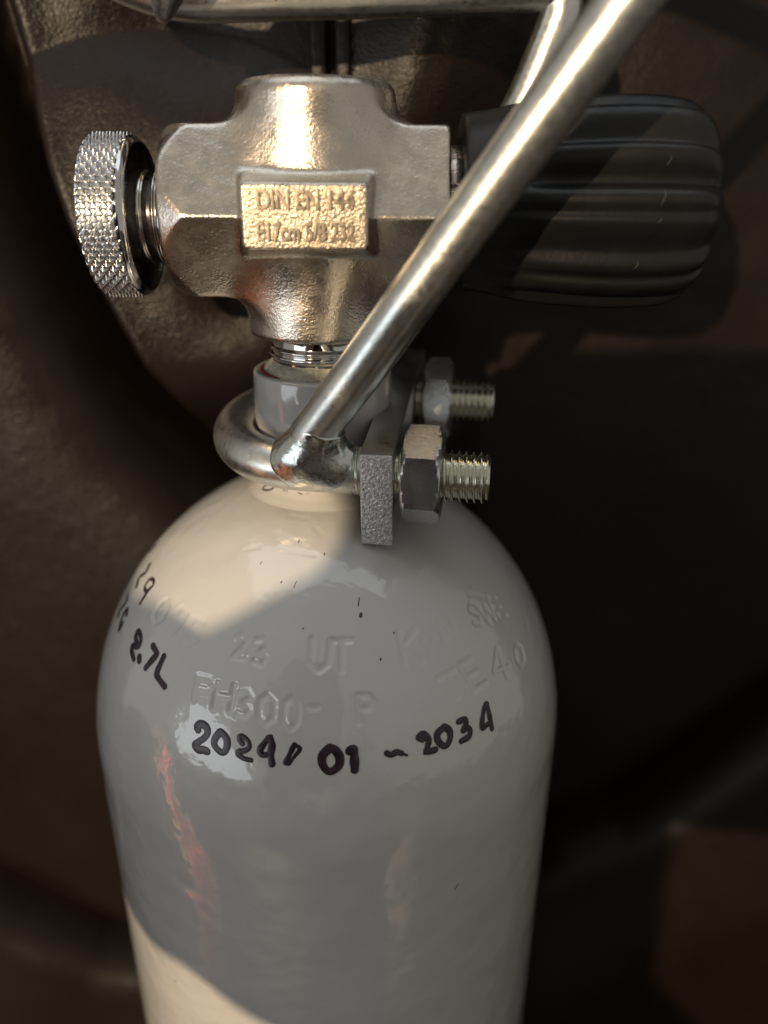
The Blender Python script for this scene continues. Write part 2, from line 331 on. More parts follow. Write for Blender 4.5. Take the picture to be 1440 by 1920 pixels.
def leather_y(X, Z):
    d = poly_dist(X, Z, CREASE)                       # > 0 towards the valve
    right = 28 + 32 * np.maximum(sstep(8, 50, X - 0.30 * Z), sstep(-40, -95, Z))
    right = right + 6.5 * np.minimum(2.3, ((X + 36) ** 2 / 1500 + (Z + 26) ** 2 / np.where(Z > -26, 1150, 2000))) * sstep(40, 0, X)
    right = right + 1.2 * wave(X, Z, 0.10, 3) - 2.0 * np.exp(-((d - 7) / 6.0) ** 2)
    right += 5.0 * np.exp(-(((X + 30) / 16) ** 2 + ((Z - 26) / 12) ** 2)) + 4.0 * np.exp(-(((X + 22) / 9) ** 2 + ((Z + 24) / 9) ** 2))
    valley = 76.0
    left = valley - 32 * (1 - np.exp(np.minimum(d + 4, 0) / 11.0)) + 1.5 * wave(X, Z, 0.05, 5)
    k_ = sstep(-35, 5, X); left = left * (1 - k_) + right * k_
    valley = 76.0 * (1 - k_) + right * k_
    y = np.where(d > -4, right + (valley - right) * (1 - sstep(-4, 11.0, d)), left)
    low = poly_dist(X, Z, LOWER)
    y = y + 24 * np.exp(-(low / 9.0) ** 2) + 16 * sstep(4, -60, low) * 0 - 10 * sstep(0, -70, low)
    y = y + 2.0 * np.exp(-((X - 0.05) / 0.75) ** 4) * sstep(-30, -20, Z)
    y = y + 0.35 * wave(X, Z, 0.35, 11, 12) * sstep(70, 20, np.abs(Z + 10))
    # the tank presses into it
    rt = np.where(Z < -110.9, 50.0, 50 * np.sqrt(np.clip(1 - ((Z + 110.9) / 55.4) ** 2, 0, 1)))
    press = np.sqrt(np.clip((rt + 1.5) ** 2 - X ** 2, 0, None))
    y = np.where((Z < -58) & (np.abs(X) < rt + 1.5), np.maximum(y, press), y)
    far = sstep(170, 330, np.hypot(X, np.maximum(0, np.abs(Z + 100) - 60)))
    return y * (1 - far) + 52 * far
xs = np.r_[np.arange(-360, -130, 8), np.arange(-130, -74, 2.0), np.arange(-74, 60, 0.7), np.arange(60, 165, 2.0), np.arange(165, 361, 8)]
zs = np.r_[np.arange(-470, -310, 8), np.arange(-310, -100, 2.4), np.arange(-100, 62, 0.7), np.arange(62, 211, 6)]
X, Z = np.meshgrid(xs, zs)
Y = leather_y(X, Z)
sofa = empty('leather_sofa', (0, 0, -456), 'dark brown leather sofa back with soft creases behind the steel cylinder', 'sofa')
def on(o, parent):
    """parent without moving"""
    o.parent = parent; o.matrix_parent_inverse = Matrix.Translation(-parent.location)
    return o
back = on(grid_mesh('backrest', np.stack([X, Y, Z], -1), M_LEATHER, None, False), sofa)
# two seam allowances with a dark joint between them, and the stitch line beside it
def leather_strip(name, x0, x1, lift, z0, z1):
    zz = np.arange(z0, z1, 0.6); tt = np.linspace(0, 1, 11)
    Xs, Zs = np.meshgrid(x0 + (x1 - x0) * tt, zz)
    prof = lift * np.sqrt(np.clip(1 - np.abs(2 * tt - 1) ** 4, 0, 1)) - 0.25
    Ys = leather_y(Xs, Zs) - prof[None, :] + 0.04 * np.sin(Zs * 1.7)
    return on(grid_mesh(name, np.stack([Xs, Ys, Zs], -1), M_LEATHER, None, False), sofa)
leather_strip('seam_allowance', -4.5, -0.6, 1.5, -24, 110)
leather_strip('seam_allowance', 0.7, 4.5, 1.7, -24, 110)
for k in range(12):
    z0 = 2.0 + k * 3.1
    zz = np.linspace(z0, z0 + 2.3, 7)
    yy = leather_y(np.full(7, 4.75), zz) - 0.35 * np.sin(np.linspace(0, np.pi, 7)) + 0.05
    on(tube('stitch', np.stack([np.full(7, 4.75), yy, zz], 1), 0.24, M_THREADLINE, None, 8), sofa)
# seat cushion that carries the tank
def box_mesh(name, lo, hi, bev, mat, seg=3):
    bm = bmesh.new(); bmesh.ops.create_cube(bm, size=1.0)
    for v in bm.verts:
        for k in range(3): v.co[k] = (lo[k] + (v.co[k] + 0.5) * (hi[k] - lo[k])) * S
    bmesh.ops.bevel(bm, geom=bm.edges[:], offset=bev * S, segments=seg, profile=0.5, affect='EDGES')
    me = bpy.data.meshes.new(name); bm.to_mesh(me); bm.free()
    return link(name, me, mat)
on(box_mesh('seat_cushion', (-420, -540, -600), (420, 50, -456), 40, M_LEATHER, 5), sofa)

on(box_mesh('armrest', (-500, -540, -600), (-421, 45, -175), 25, M_LEATHER, 5), sofa)

# ------------------------------------------------------------------ the cylinder
tank = empty('diving_cylinder', (0, 0, -456), 'glossy white steel gas cylinder with nickel valve, black knob and bolted carrying handle', 'gas cylinder')
ZC, HB = -110.9, 55.4
beta = np.radians(np.r_[np.linspace(71.2, 2, 270), np.linspace(1.5, 0, 3)])
shoulder = np.stack([50 * np.cos(beta) ** (2 / 1.9), ZC + HB * np.sin(beta)], 1)
prof = np.vstack([[(12.0, -55.2), (13.0, -55.9), (13.35, -56.6), (14.0, -57.35), (14.8, -57.9)], shoulder,
                  np.stack([np.full(90, 50.0), np.linspace(-111.4, -230, 90)], 1), np.stack([np.full(12, 50.0), np.linspace(-240, -430, 12)], 1),
                  [(49.5, -437), (47.5, -444), (44, -450), (38, -454), (30, -456), (2, -456)]])
arc = np.r_[0, np.cumsum(np.linalg.norm(np.diff(prof, axis=0), axis=1))]
mz = -prof[:, 1]; mono = np.maximum.accumulate(mz + np.arange(len(mz)) * 1e-9)
def r_of(z): return np.interp(-np.asarray(z), mono, prof[:, 0])
def m_of(z): return np.interp(-np.asarray(z), mono, arc)
def z_of(mm): return -np.interp(mm, arc, mono)
def normal2(z):
    dr = (r_of(z - 0.4) - r_of(z + 0.4)); dz = -0.8
    L = np.hypot(dr, dz); return -dz / L, dr / L          # (radial, axial)
def surf(th, z, off=0.0):
    r = r_of(z); nr, nz = normal2(z)
    rr = r + nr * off
    return np.stack([rr * np.sin(th), -rr * np.cos(th), z + nz * off], -1)
th = np.radians(np.r_[np.arange(-84, 84.01, 0.3), np.arange(87, 276, 3.0)])
TH, RR = np.meshgrid(th, prof[:, 0]); ZZ = np.repeat(prof[:, 1][:, None], len(th), 1)
P = np.stack([RR * np.sin(TH), -RR * np.cos(TH), ZZ], -1)
nr, nz = normal2(prof[:, 1])
NR = np.stack([nr[:, None] * np.sin(TH), -nr[:, None] * np.cos(TH), np.repeat(nz[:, None], len(th), 1)], -1)
dep = np.zeros(TH.shape)
for st in STAMP:
    q = np.array(st[1:], float); q = surf(np.radians(q[:, 0]), q[:, 1])
    q = resample(q, 0.25)
    lo, hi = q.min(0) - 1.4, q.max(0) + 1.4
    msk = ((P >= lo) & (P <= hi)).all(-1)
    pv = P[msk]
    if not len(pv): continue
    dmin = np.full(len(pv), 1e9)
    for a in q: dmin = np.minimum(dmin, ((pv - a) ** 2).sum(1))
    dmin = np.sqrt(dmin)
    cut = 0.8 * st[0] * ((1 - sstep(0.10, 0.85, dmin)) - 0.15 * np.exp(-((dmin - 0.95) / 0.25) ** 2))
    old = dep[msk]; dep[msk] = np.where(np.abs(cut) > np.abs(old), cut, old)
# paint that ran unevenly over the steel: faint dents and ripples
und = 0.05 * wave(50 * TH, m_of(ZZ), 0.20, 21) + 0.02 * wave(50 * TH, m_of(ZZ), 0.55, 22)
und *= sstep(-57, -64, ZZ) * sstep(-85, -75, np.degrees(TH)) * sstep(85, 75, np.degrees(TH))
P = P - NR * (dep + und)[..., None]
shell = on(grid_mesh('cylinder_shell', P, M_PAINT, None, True, (False, True), True), tank)

def ribbons(name, strokes, mat, parent, label=None, base=0.05):
    V, F = [], []
    for i, st in enumerate(strokes):
        w = st[0]; q = np.array(st[1:], float)
        th0 = np.radians(q[:, 0].mean()); r0 = float(r_of(q[:, 1].mean()))
        a = np.stack([r0 * (np.radians(q[:, 0]) - th0) * r_of(q[:, 1]) / r0, m_of(q[:, 1]), np.zeros(len(q))], 1)
        if len(a) > 2: a = spline(a, 8)
        c = resample(a, 0.10)[:, :2]
        t = np.gradient(c, axis=0); t /= np.linalg.norm(t, axis=1)[:, None] + 1e-12
        k = np.linspace(np.pi / 2, 0, 6)[:-1]
        pre = c[0] - t[0] * (w * np.sin(k))[:, None]; post = c[-1] + t[-1] * (w * np.sin(k[::-1]))[:, None]
        wid = np.r_[w * np.cos(k), w * (1 + 0.10 * np.sin(np.linspace(0, 9, len(c)) + i)), w * np.cos(k[::-1])]
        tt = np.vstack([np.repeat(t[:1], 5, 0), t, np.repeat(t[-1:], 5, 0)]); c = np.vstack([pre, c, post])
        nrm = np.stack([-tt[:, 1], tt[:, 0]], 1)
        base_i = sum(len(v) for v in V)
        rows = []
        for s, hgt in ((-1, 0.0), (-0.8, 0.03), (0, 0.045), (0.8, 0.03), (1, 0.0)):
            p = c + nrm * (wid * s)[:, None]
            z = z_of(p[:, 1]); thp = th0 + p[:, 0] / r_of(z)
            rows.append(surf(thp, z, base + 0.006 * i + hgt))
        G = np.stack(rows, 1)
        V.append(G.reshape(-1, 3)); F.append(grid_faces(len(c), 5, False) + base_i)
    o = pydata(name, np.vstack(V), np.vstack(F), mat)
    if label: o['label'] = label
    o.parent = parent
    return o
ribbons('handwritten_date', [[s[0] * 1.3] + s[1:] for s in MARKER['date']], M_INK, shell, 'black marker handwriting 2024/01 - 2034')
ribbons('handwritten_size', [[s[0] * 1.75] + s[1:] for s in MARKER['side']], M_INK, shell, 'black marker handwriting 2.7L seen at the left edge')
ribbons('dark_stamp_mark', MARKER['neck'], M_ENGRAVE, shell, 'dark engraved marks under the handle ring', 0.02)
# small chips and specks in the paint
specks = []
for (t_, z_, l_, w_) in ((13.4, -68.9, 0.9, 0.10), (13.6, -70.2, 0.25, 0.28), (-7.2, -66.6, 0.7, 0.05), (-12, -66.2, 0.2, 0.08), (-9, -61.6, 0.25, 0.09), (3, -62.9, 0.2, 0.08), (17, -76, 0.15, 0.14), (-22, -64.5, 0.3, 0.05), (30, -121, 0.9, 0.07), (-36, -150, 0.2, 0.12), (-3, -71.5, 0.2, 0.07), (22, -73, 0.15, 0.1), (-30, -160, 0.15, 0.1), (-33, -170, 0.2, 0.1)):
    specks.append([w_, [t_, z_], [t_ + l_ * 0.8, z_ + l_]])
ribbons('paint_speck', specks, M_ENGRAVE, shell, 'dark specks and chips in the white paint', 0.015)['kind'] = 'stuff'

collar = lathe('neck_collar', round_prof([(-57.5, 12.9), (-54, 13.1), (-39, 13.05), (-35.4, 12.95), (-35.3, 11.4), (-36.6, 11.0), (-37.2, 10.5), (-37.6, 8.0)], 1.5, 6), (0, 0, 0), (0, 0, 1), M_PAINT, shell, 120, (True, True))
# resin that squeezed out of the thread, with a red primer rim on the left
th = np.linspace(0, 2 * np.pi, 200, endpoint=False); rr = np.linspace(8.9, 11.8, 24)
T2, R2 = np.meshgrid(th, rr)
Zs = -33.1 - 2.7 * (R2 - 8.9) / 2.6 + 0.30 * wave(R2 * np.cos(T2), R2 * np.sin(T2), 1.3, 31, 10) + 0.22 * wave(T2 * 2.2, R2 * 2.0, 2.4, 33, 8)
grid_mesh('sealant_ring', np.stack([R2 * np.cos(T2), R2 * np.sin(T2), Zs], -1), M_SEAL, shell, True)
a = np.radians(np.linspace(165, 232, 30))
tube('red_primer_rim', np.stack([11.35 * np.cos(a), 11.35 * np.sin(a), np.full(30, -35.35)], 1), 0.33 * np.sin(np.linspace(0.15, np.pi - 0.15, 30)), M_RED, shell, 10)
def direct_mark(name, pts, w, mat, parent):
    tube(name, pts, w, mat, parent, 8)
z = np.linspace(-48.3, -44.6, 12); aa = np.radians(-70 + 4 * np.sin(np.linspace(0, 3, 12)))
direct_mark('collar_mark', np.stack([13.08 * np.sin(aa), -13.08 * np.cos(aa), z], 1), 0.22 * np.sin(np.linspace(0.4, 2.9, 12)), M_INK, shell)

# ------------------------------------------------------------------ the valve
(Gx, Gy, Gz), lo = field((-27, -21.5, -31), (24, 18, 14), 0.36)
HZ = -8.0
vert = np.hypot(Gx, Gy) - 13.15
vert = smax(vert, Gz - 12.2, 1.2); vert = smax(vert, -28.6 - Gz, 0.8)
vert = smax(vert, (np.hypot(Gx, Gy) - 13.15 + Gz - 12.2) * 0.707 + 0.9, 0.8)
y_, z_ = Gy, Gz - HZ
c_ = 15.9 * 0.8660
hexa = np.maximum(np.abs(z_) - c_, np.maximum(np.abs(0.8660 * y_ + 0.5 * z_), np.abs(0.8660 * y_ - 0.5 * z_)) - c_)
hexa = smax(hexa, smax(np.abs(z_), np.maximum(np.abs(0.8660 * y_ + 0.5 * z_), np.abs(0.8660 * y_ - 0.5 * z_)), 1.2) - c_, 0.6)
rad = np.hypot(y_, z_)
hexa = smax(hexa, (rad - (13.35 + (Gx + 24.9) * 0.50)) * 0.89, 0.25)
hexa = smax(hexa, -24.9 - Gx, 0.5); hexa = smax(hexa, Gx - 22.0, 0.9)
hexa = smax(hexa, (rad - (15.2 + (22.0 - Gx) * 0.9)) * 0.74, 0.5)
body_f = smin(vert, hexa, 5.0)
dpt = np.clip(Gy + 19.0, 0, 6)                          # drafted boss for the lettering
bx = np.abs(Gx + 0.75) - (9.75 + 0.14 * dpt); bz = np.abs(Gz + 7.75) - (4.85 + 0.20 * dpt)
boss = smax(smax(bx, bz, 1.2), -19.0 - Gy, 0.9)
boss = np.maximum(boss, Gy + 8)
body_f = smin(body_f, boss, 1.1)
body_f += 0.05 * wave(Gx * 1.0 + 3 * Gy, Gz + 2 * Gy, 0.8, 41, 10)
V, F = surface_nets(body_f, lo, 0.36)
valve = on(pydata('cylinder_valve', V, F, M_CAST), tank)
del Gx, Gy, Gz, vert, hexa, body_f, boss, bx, bz, rad, y_, z_, dpt
# face of the boss and its cast letters
face = pydata('maker_plate', *(lambda a: (a[0], a[1]))((lambda nx, nz: (
    np.stack([g.ravel() for g in (lambda xx, zz: (xx, -19.06 + 0.018 * wave(xx, zz, 3.2, 51, 14) + 0.5 * np.clip(np.hypot(np.maximum(np.abs(xx + 0.75) - 8.6, 0), np.maximum(np.abs(zz + 7.75) - 3.75, 0)) - 0.55, 0, 2) ** 2, zz))(*np.meshgrid(np.linspace(-10.1, 8.6, nx), np.linspace(-12.2, -3.3, nz)))], -1),
    grid_faces(nz, nx, False)))(150, 72)), M_PLATE, valve)
def letters(name, text, x0, x1, z0, h, y, mat, parent):
    cu = bpy.data.curves.new(name, 'FONT'); cu.body = text; cu.size = 1.0; cu.extrude = 0.11; cu.bevel_depth = 0.02; cu.offset = 0.012; cu.bevel_resolution = 1
    tmp = bpy.data.objects.new('tmp', cu); scene.collection.objects.link(tmp)
    bpy.context.view_layer.update()
    me = bpy.data.meshes.new_from_object(tmp.evaluated_get(bpy.context.evaluated_depsgraph_get()))
    bpy.data.objects.remove(tmp); bpy.data.curves.remove(cu)
    n = len(me.vertices); co = np.empty(n * 3); me.vertices.foreach_get('co', co); co = co.reshape(-1, 3)
    bx0, by0 = co[:, :2].min(0); bx1, by1 = co[:, :2].max(0)
    out = np.stack([x0 + (co[:, 0] - bx0) / (bx1 - bx0) * (x1 - x0), y - co[:, 2] * 2.6, z0 + (co[:, 1] - by0) / (by1 - by0) * h], 1)
    me.vertices.foreach_set('co', (out * S).ravel()); me.update(); me.name = name
    o = link(name, me, mat, parent, False)
    o['label'] = 'raised cast lettering ' + text
    return o
letters('cast_lettering', 'DIN EN 144', -7.9, 6.9, -6.7, 2.9, -19.06, M_LETTER, valve)
letters('cast_lettering', 'E17cm 5/8 232', -8.1, 6.9, -11.3, 2.9, -19.06, M_LETTER, valve)

# neck thread under the valve
lathe('neck_stub', round_prof([(-27.6, 10.2), (-28.9, 10.0), (-29.0, 8.9), (-30.7, 8.9), (-30.9, 9.4), (-31.3, 9.6), (-31.7, 9.15), (-31.9, 9.15), (-32.2, 9.75), (-32.7, 9.7), (-33.0, 9.3), (-36.8, 9.2)], 0.25, 4)[::-1], (0, 0, 0), (0, 0, 1), M_CHROME, valve, 96)
# outlet plug on the left
OZ = -9.1
sh = lathe('plug_shaft', round_prof([(-32.6, 7.7), (-29.3, 7.7), (-29.2, 7.35), (-29.05, 7.35), (-28.95, 7.5), (-27.5, 7.5), (-27.4, 7.9), (-27.0, 8.2), (-26.7, 7.7), (-26.4, 7.7), (-26.3, 8.6), (-25.6, 8.75), (-25.4, 8.1), (-25.1, 8.1), (-25.0, 9.0), (-24.0, 9.0)], 0.12, 3), (0, 0, OZ), (1, 0, 0), M_SHAFT, valve, 96)
xs_k = np.linspace(-37.9, -31.35, 60)
def knurl(x, R, th):
    n = 40; k = (x + 37.9) / 6.55
    a = th / (2 * np.pi) * n; b = k * 3.8
    tri = lambda q: np.abs((q % 1.0) - 0.5) * 2
    hgt = np.minimum(1 - tri(a + b), 1 - tri(a - b))
    hgt = np.minimum(hgt, 0.86)
    edge = np.minimum(1, np.minimum(k, 1 - k) * 9 + 0.25)
    return R - 0.80 + 1.0 * hgt * edge
rim = lathe('knurled_wheel', [(x, 13.6) for x in xs_k], (0, 0, OZ), (1, 0, 0), M_KNURL, valve, 700, (True, False), knurl, True)
lathe('wheel_bevel', [(-31.36, 13.15), (-31.0, 13.1), (-30.2, 12.3), (-30.15, 12.2), (-30.3, 12.0)], (0, 0, OZ), (1, 0, 0), M_CHROME, valve, 128, (False, False))['label'] = 'smooth bevelled inner face of the knurled wheel'
lathe('wheel_face', [(-30.3, 12.05), (-30.5, 11.9), (-31.2, 11.7), (-31.7, 7.0)], (0, 0, OZ), (1, 0, 0), M_SHADEFACE, valve, 128, (False, True))
# spindle and rubber hand wheel on the right
def flats(x, R, th):
    return R - 0.9 * (np.abs(((th / (2 * np.pi) * 10) % 1) - 0.5) < 0.06)
lathe('spindle', [(21.0, 9.3), (24.9, 9.3)], (0, 0, -6.6), (1, 0, 0), M_CAST, valve, 240, (True, True), flats)
kp = np.array([(24.3 + (a_ - 24.3) * 0.957, r_) for a_, r_ in [(24.3, 6.0), (24.3, 13.4), (24.8, 14.1), (26, 14.4), (29, 14.9), (33, 15.9), (38, 16.8), (45, 17.4), (52, 17.7), (58, 17.5), (62, 17.0), (64.6, 16.0), (66.4, 14.2), (67.6, 11.8), (68.4, 9.4), (68.8, 7.0), (68.9, 2.0)]])
kk = np.r_[0, np.cumsum(np.linalg.norm(np.diff(kp, axis=0), axis=1))]
ks = np.linspace(0, kk[-1], 150)
sp = spline(np.c_[kp, np.zeros(len(kp))], 12)[:, :2]
GROOVES = [(68, 1.5, 7.5), (41, 2.3, 8.0), (16, 2.5, 7.5), (-1, 0.55, 3.2), (-22, 1.5, 9.0), (-39, 0.9, 4.0), (-62, 1.6, 7.0), (-88, 1.8, 8.0), (-115, 1.8, 8.0), (-142, 1.8, 8.0), (-170, 1.8, 8.0), (163, 1.8, 8.0), (136, 1.8, 8.0), (108, 1.8, 8.0), (88, 1.3, 7.0)]
def lobes(x, R, th):
    g = 0
    for a_, amp, w in GROOVES:                                   # angle above the front, depth, half-width in degrees
        d_ = (np.degrees(th) - (180 - a_) + 180) % 360 - 180
        sk = np.where(d_ < 0, w * 1.25, w * 0.7)               # one flank steeper than the other
        g = g + amp * np.exp(-(d_ / sk) ** 2)
    on_ = sstep(26, 40, x) * (1 - 0.55 * sstep(63.5, 66.5, x))
    return R - on_ * g * np.minimum(1, R / 9)
knob = lathe('hand_wheel', sp, (0, 0, -6.6), (1, 0, 0), M_RUBBER, valve, 360, (True, True), lobes)
# pale scuffs across the ribs of the wheel
for (xk, a0, a1) in ((55.0, 152, 157), (54.2, 169, 178), (54.0, 183, 186), (52.0, 207, 211)):
    aa = np.radians(np.linspace(a0, a1, 22)); xx = xk + 0.25 * np.sin(np.linspace(0, 5, 22))
    R0 = np.interp(xx, sp[:120, 0], sp[:120, 1])
    Rk = lobes(xx, R0, aa) - 0.02
    tube('scuff', np.stack([xx, Rk * np.cos(aa), -6.6 + Rk * np.sin(aa)], 1), 0.05 * np.sin(np.linspace(0.2, 2.9, 22)), M_SCUFF, knob, 6)

# ------------------------------------------------------------------ the carrying handle
c8, s8 = math.cos(math.radians(8.3)), math.sin(math.radians(8.3)); ct, st_ = math.cos(math.radians(6.9)), math.sin(math.radians(6.9))
U = np.array([c8, -s8, 0]); Vv = np.array([s8 * ct, c8 * ct, st_]); Wv = np.cross(U, Vv); O = np.array([0, 0, -47.3])
def uvw(a, b, c=0.0): return O + np.multiply.outer(a, U) + np.multiply.outer(b, Vv) + np.multiply.outer(c, Wv)
RB = 4.2
ang = np.radians(np.linspace(-90, -270, 61))
pu = np.r_[np.linspace(15, 0.3, 12), 17 * np.cos(ang), np.linspace(0.3, 15, 12)]
pv = np.r_[np.full(12, -17.0), 17 * np.sin(ang), np.full(12, 17.0)]
ring = on(tube('carrying_handle', uvw(pu, pv, np.zeros(len(pu))), RB, M_ZINC, None, 48), tank)
ring['label'] = 'zinc plated U-bolt ring clamped round the cylinder neck'
RR_ = 3.85
front = np.array([(-1.9, -18.3, -45.2), (-0.5, -19.3, -42.1), (7.8, -23, -30.3), (15.6, -26.5, -18.6), (41, -34.6, 18.3), (59, -40, 44)])
fpath = np.vstack([front[:-1], round_prof([(41, -34.6, 18.3), (62, -41, 48.5), (30, -22, 58), (-14, 4, 45), (-26.5, 14.5, 27.5), (-28.3, 16.4, 22.6)], 9, 12)[1:]])
fpath = resample(fpath, 1.2)
fr = np.full(len(fpath), RR_)
tp = tube_points(fpath, fr, 40)
tipk = np.clip((np.arange(len(fpath)) - len(fpath) + 9) / 8.0, 0, 1)[:, None]     # cut end, hammered to a blunt point
ctr = fpath[:, None]
tp = ctr + (tp - ctr) * (1 - 0.75 * tipk ** 2)[..., None] * np.array([1, 1, 1])
on_front = grid_mesh('front_rod', tp, M_ZINC, ring, True, (True, True))
rear_pts = [(1, 18, -44), (37.3, 22, 8), (45.5, 22, 29.6), (30, 22, 28.6), (-27, 22, 26.8), (-40, 22.5, 31.0), (-52, 23, 46)]
rpath = resample(round_prof(rear_pts, 7.5, 12), 1.2)
tube('rear_rod', rpath, RR_, M_ZINC, ring, 40)
# weld that runs from the front rod into the ring
(Gx, Gy, Gz), lo = field((-10, -26.5, -54), (12, -10, -36), 0.30)
def cap(a, b, r):
    a, b = np.array(a, float), np.array(b, float); d = b - a
    t = np.clip(((Gx - a[0]) * d[0] + (Gy - a[1]) * d[1] + (Gz - a[2]) * d[2]) / (d @ d), 0, 1)
    return np.sqrt((Gx - a[0] - t * d[0]) ** 2 + (Gy - a[1] - t * d[1]) ** 2 + (Gz - a[2] - t * d[2]) ** 2) - r
rg = np.full(Gx.shape, 1e9)
pp = uvw(pu, pv, np.zeros(len(pu)))
for i in range(0, 40):
    if np.linalg.norm(pp[i] - np.array([0, -18, -49])) < 22: rg = np.minimum(rg, cap(pp[i], pp[i + 1], RB + 0.05))
rd = cap((-1.9, -18.3, -45.2), (2.3, -20.7, -38.2), RR_ + 0.05)
wf = smin(rg, rd, 6.5) + 0.16 * wave(Gx + 1.3 * Gy, Gz - 0.7 * Gy, 1.1, 61, 10)
ctrw = np.sqrt(((Gx + 0.4) / 1.0) ** 2 + (Gy + 18.6) ** 2 + ((Gz + 46.2) / 0.85) ** 2) - 7.6 + 0.7 * wave(Gx, Gz, 0.9, 62)
wf = smax(wf, ctrw, 0.15)
Vw, Fw = surface_nets(wf, lo, 0.30)
on_w = pydata('weld_bead', Vw, Fw, M_ZINC_DARK, ring)
for (x, y, z, r) in ((11.3, -15.5, -43.3, 0.45), (10.9, -16.2, -44.6, 0.35)):
    t = np.linspace(0.05, np.pi - 0.05, 8)
    lathe('weld_spatter', np.stack([-r * np.cos(t), r * np.sin(t)], 1), uvw(x - 2.4, y - 0.2, 3.9), (0, 0, 1), M_ZINC_DARK, ring, 12)
# clamp plate
def local_box(name, u0, u1, v0, v1, w0, w1, bev, mat, parent, mat2=None):
    bm = bmesh.new(); bmesh.ops.create_cube(bm, size=1.0)
    for v in bm.verts:
        a = u0 + (v.co.x + 0.5) * (u1 - u0); b = v0 + (v.co.y + 0.5) * (v1 - v0); c = w0 + (v.co.z + 0.5) * (w1 - w0)
        v.co = Vector(uvw(a, b, c) * S)
    bmesh.ops.bevel(bm, geom=bm.edges[:], offset=bev * S, segments=3, profile=0.5, affect='EDGES')
    me = bpy.data.meshes.new(name); bm.to_mesh(me); bm.free()
    o = link(name, me, mat, parent)
    me.set_sharp_from_angle(angle=math.radians(40))
    if mat2 is not None:
        me.materials.append(mat2)
        nv = Vector(-Vv)
        for p in me.polygons:
            if p.normal.dot(nv) > 0.9: p.material_index = 1
    return o
local_box('clamp_plate', 10.8, 16.5, -22.3, 31.0, -11.8, 5.8, 0.35, M_PLATE_SIDE, ring, M_PLATE_END)
# nuts and threads
def nut(v0, u0, u1, spin):
    n = 120; hx = np.linspace(0, 1, 26)
    xs_ = u0 + (u1 - u0) * np.r_[0, 0.0001, np.linspace(0.02, 0.98, 22), 0.9999, 1.0]
    def hexr(x, R, th):
        a = (th - np.radians(30 + spin)) % np.radians(60) - np.radians(30)
        r = 7.50 / np.cos(a)
        cone = 7.35 + np.minimum(x - u0, u1 - x) * 1.75
        return np.minimum(r, cone)
    th = np.linspace(0, 2 * np.pi, n, endpoint=False)
    Rr = hexr(xs_[:, None], None, th[None, :])
    Pn = uvw(xs_[:, None] * np.ones(n), v0 + Rr * np.cos(th)[None, :], Rr * np.sin(th)[None, :])
    Pn[0] = uvw(np.full(n, u0), v0 + 4.2 * np.cos(th), 4.2 * np.sin(th)); Pn[-1] = uvw(np.full(n, u1), v0 + 4.0 * np.cos(th), 4.0 * np.sin(th))
    o = grid_mesh('hex_nut', Pn, M_NUT, ring, True, (True, True))
    o.data.set_sharp_from_angle(angle=math.radians(25))
    return o
nut(-17.0, 17.9, 24.4, -15)['label'] = 'nearer hex nut with scratched faces'
nut(17.0, 18.1, 23.6, -16)['label'] = 'farther hex nut behind the clamp plate'
def thread(v0, u0, u1):
    n = 48; pitch = 1.25; xs_ = np.arange(u0, u1, 0.11); th = np.linspace(0, 2 * np.pi, n, endpoint=False)
    q = (xs_[:, None] / pitch - th[None, :] / (2 * np.pi)) % 1.0
    tri = np.clip(np.abs(q - 0.5) * 2.6 - 0.12, 0, 1)
    Rr = 4.42 - 0.72 * tri
    Rr = np.minimum(Rr, 3.55 + np.maximum(0, u1 - 0.05 - xs_)[:, None] * 0.9)
    Pn = uvw(xs_[:, None] * np.ones(n), v0 + Rr * np.cos(th)[None, :], Rr * np.sin(th)[None, :])
    return grid_mesh('threaded_end', Pn, M_THREAD, ring, True, (True, True))
thread(-17.0, 9.0, 32.6)
thread(17.0, 9.0, 32.4)

# ------------------------------------------------------------------ the telephone and the hand that take the picture (they shade the tank and show in its paint)
def cam_pt(x, y, z):
    return CAM_LOC + np.array([x, y, z]) @ np.array([CAM_ROT[:, 0], CAM_ROT[:, 1], CAM_ROT[:, 2]])
M_PHONE = simple('dark_phone_glass', (0.012, 0.013, 0.016), 0.18)
M_SKIN = simple('skin', (0.36, 0.20, 0.13), 0.5, 900, 0.0001, (0.42, 0.24, 0.16), 60)
bm = bmesh.new(); bmesh.ops.create_cube(bm, size=1.0)
for v in bm.verts:
    v.co = Vector(((-64 + (v.co.x + 0.5) * 77), (-131 + (v.co.y + 0.5) * 144), (1.5 + (v.co.z + 0.5) * 8)))
bmesh.ops.bevel(bm, geom=[e for e in bm.edges if abs(e.verts[0].co.z - e.verts[1].co.z) > 4], offset=10, segments=6, profile=0.5, affect='EDGES')
bmesh.ops.bevel(bm, geom=[e for e in bm.edges if abs(e.verts[0].co.z - e.verts[1].co.z) < 0.1], offset=1.2, segments=2, profile=0.5, affect='EDGES')
for v in bm.verts: v.co = Vector(cam_pt(*v.co) * S)
me = bpy.data.meshes.new('phone'); bm.to_mesh(me); bm.free()
phone = link('phone', me, M_PHONE, None, True); me.set_sharp_from_angle(angle=math.radians(35))
phone['label'] = 'dark handheld phone held upright in front of the cylinder'; phone['category'] = 'phone'

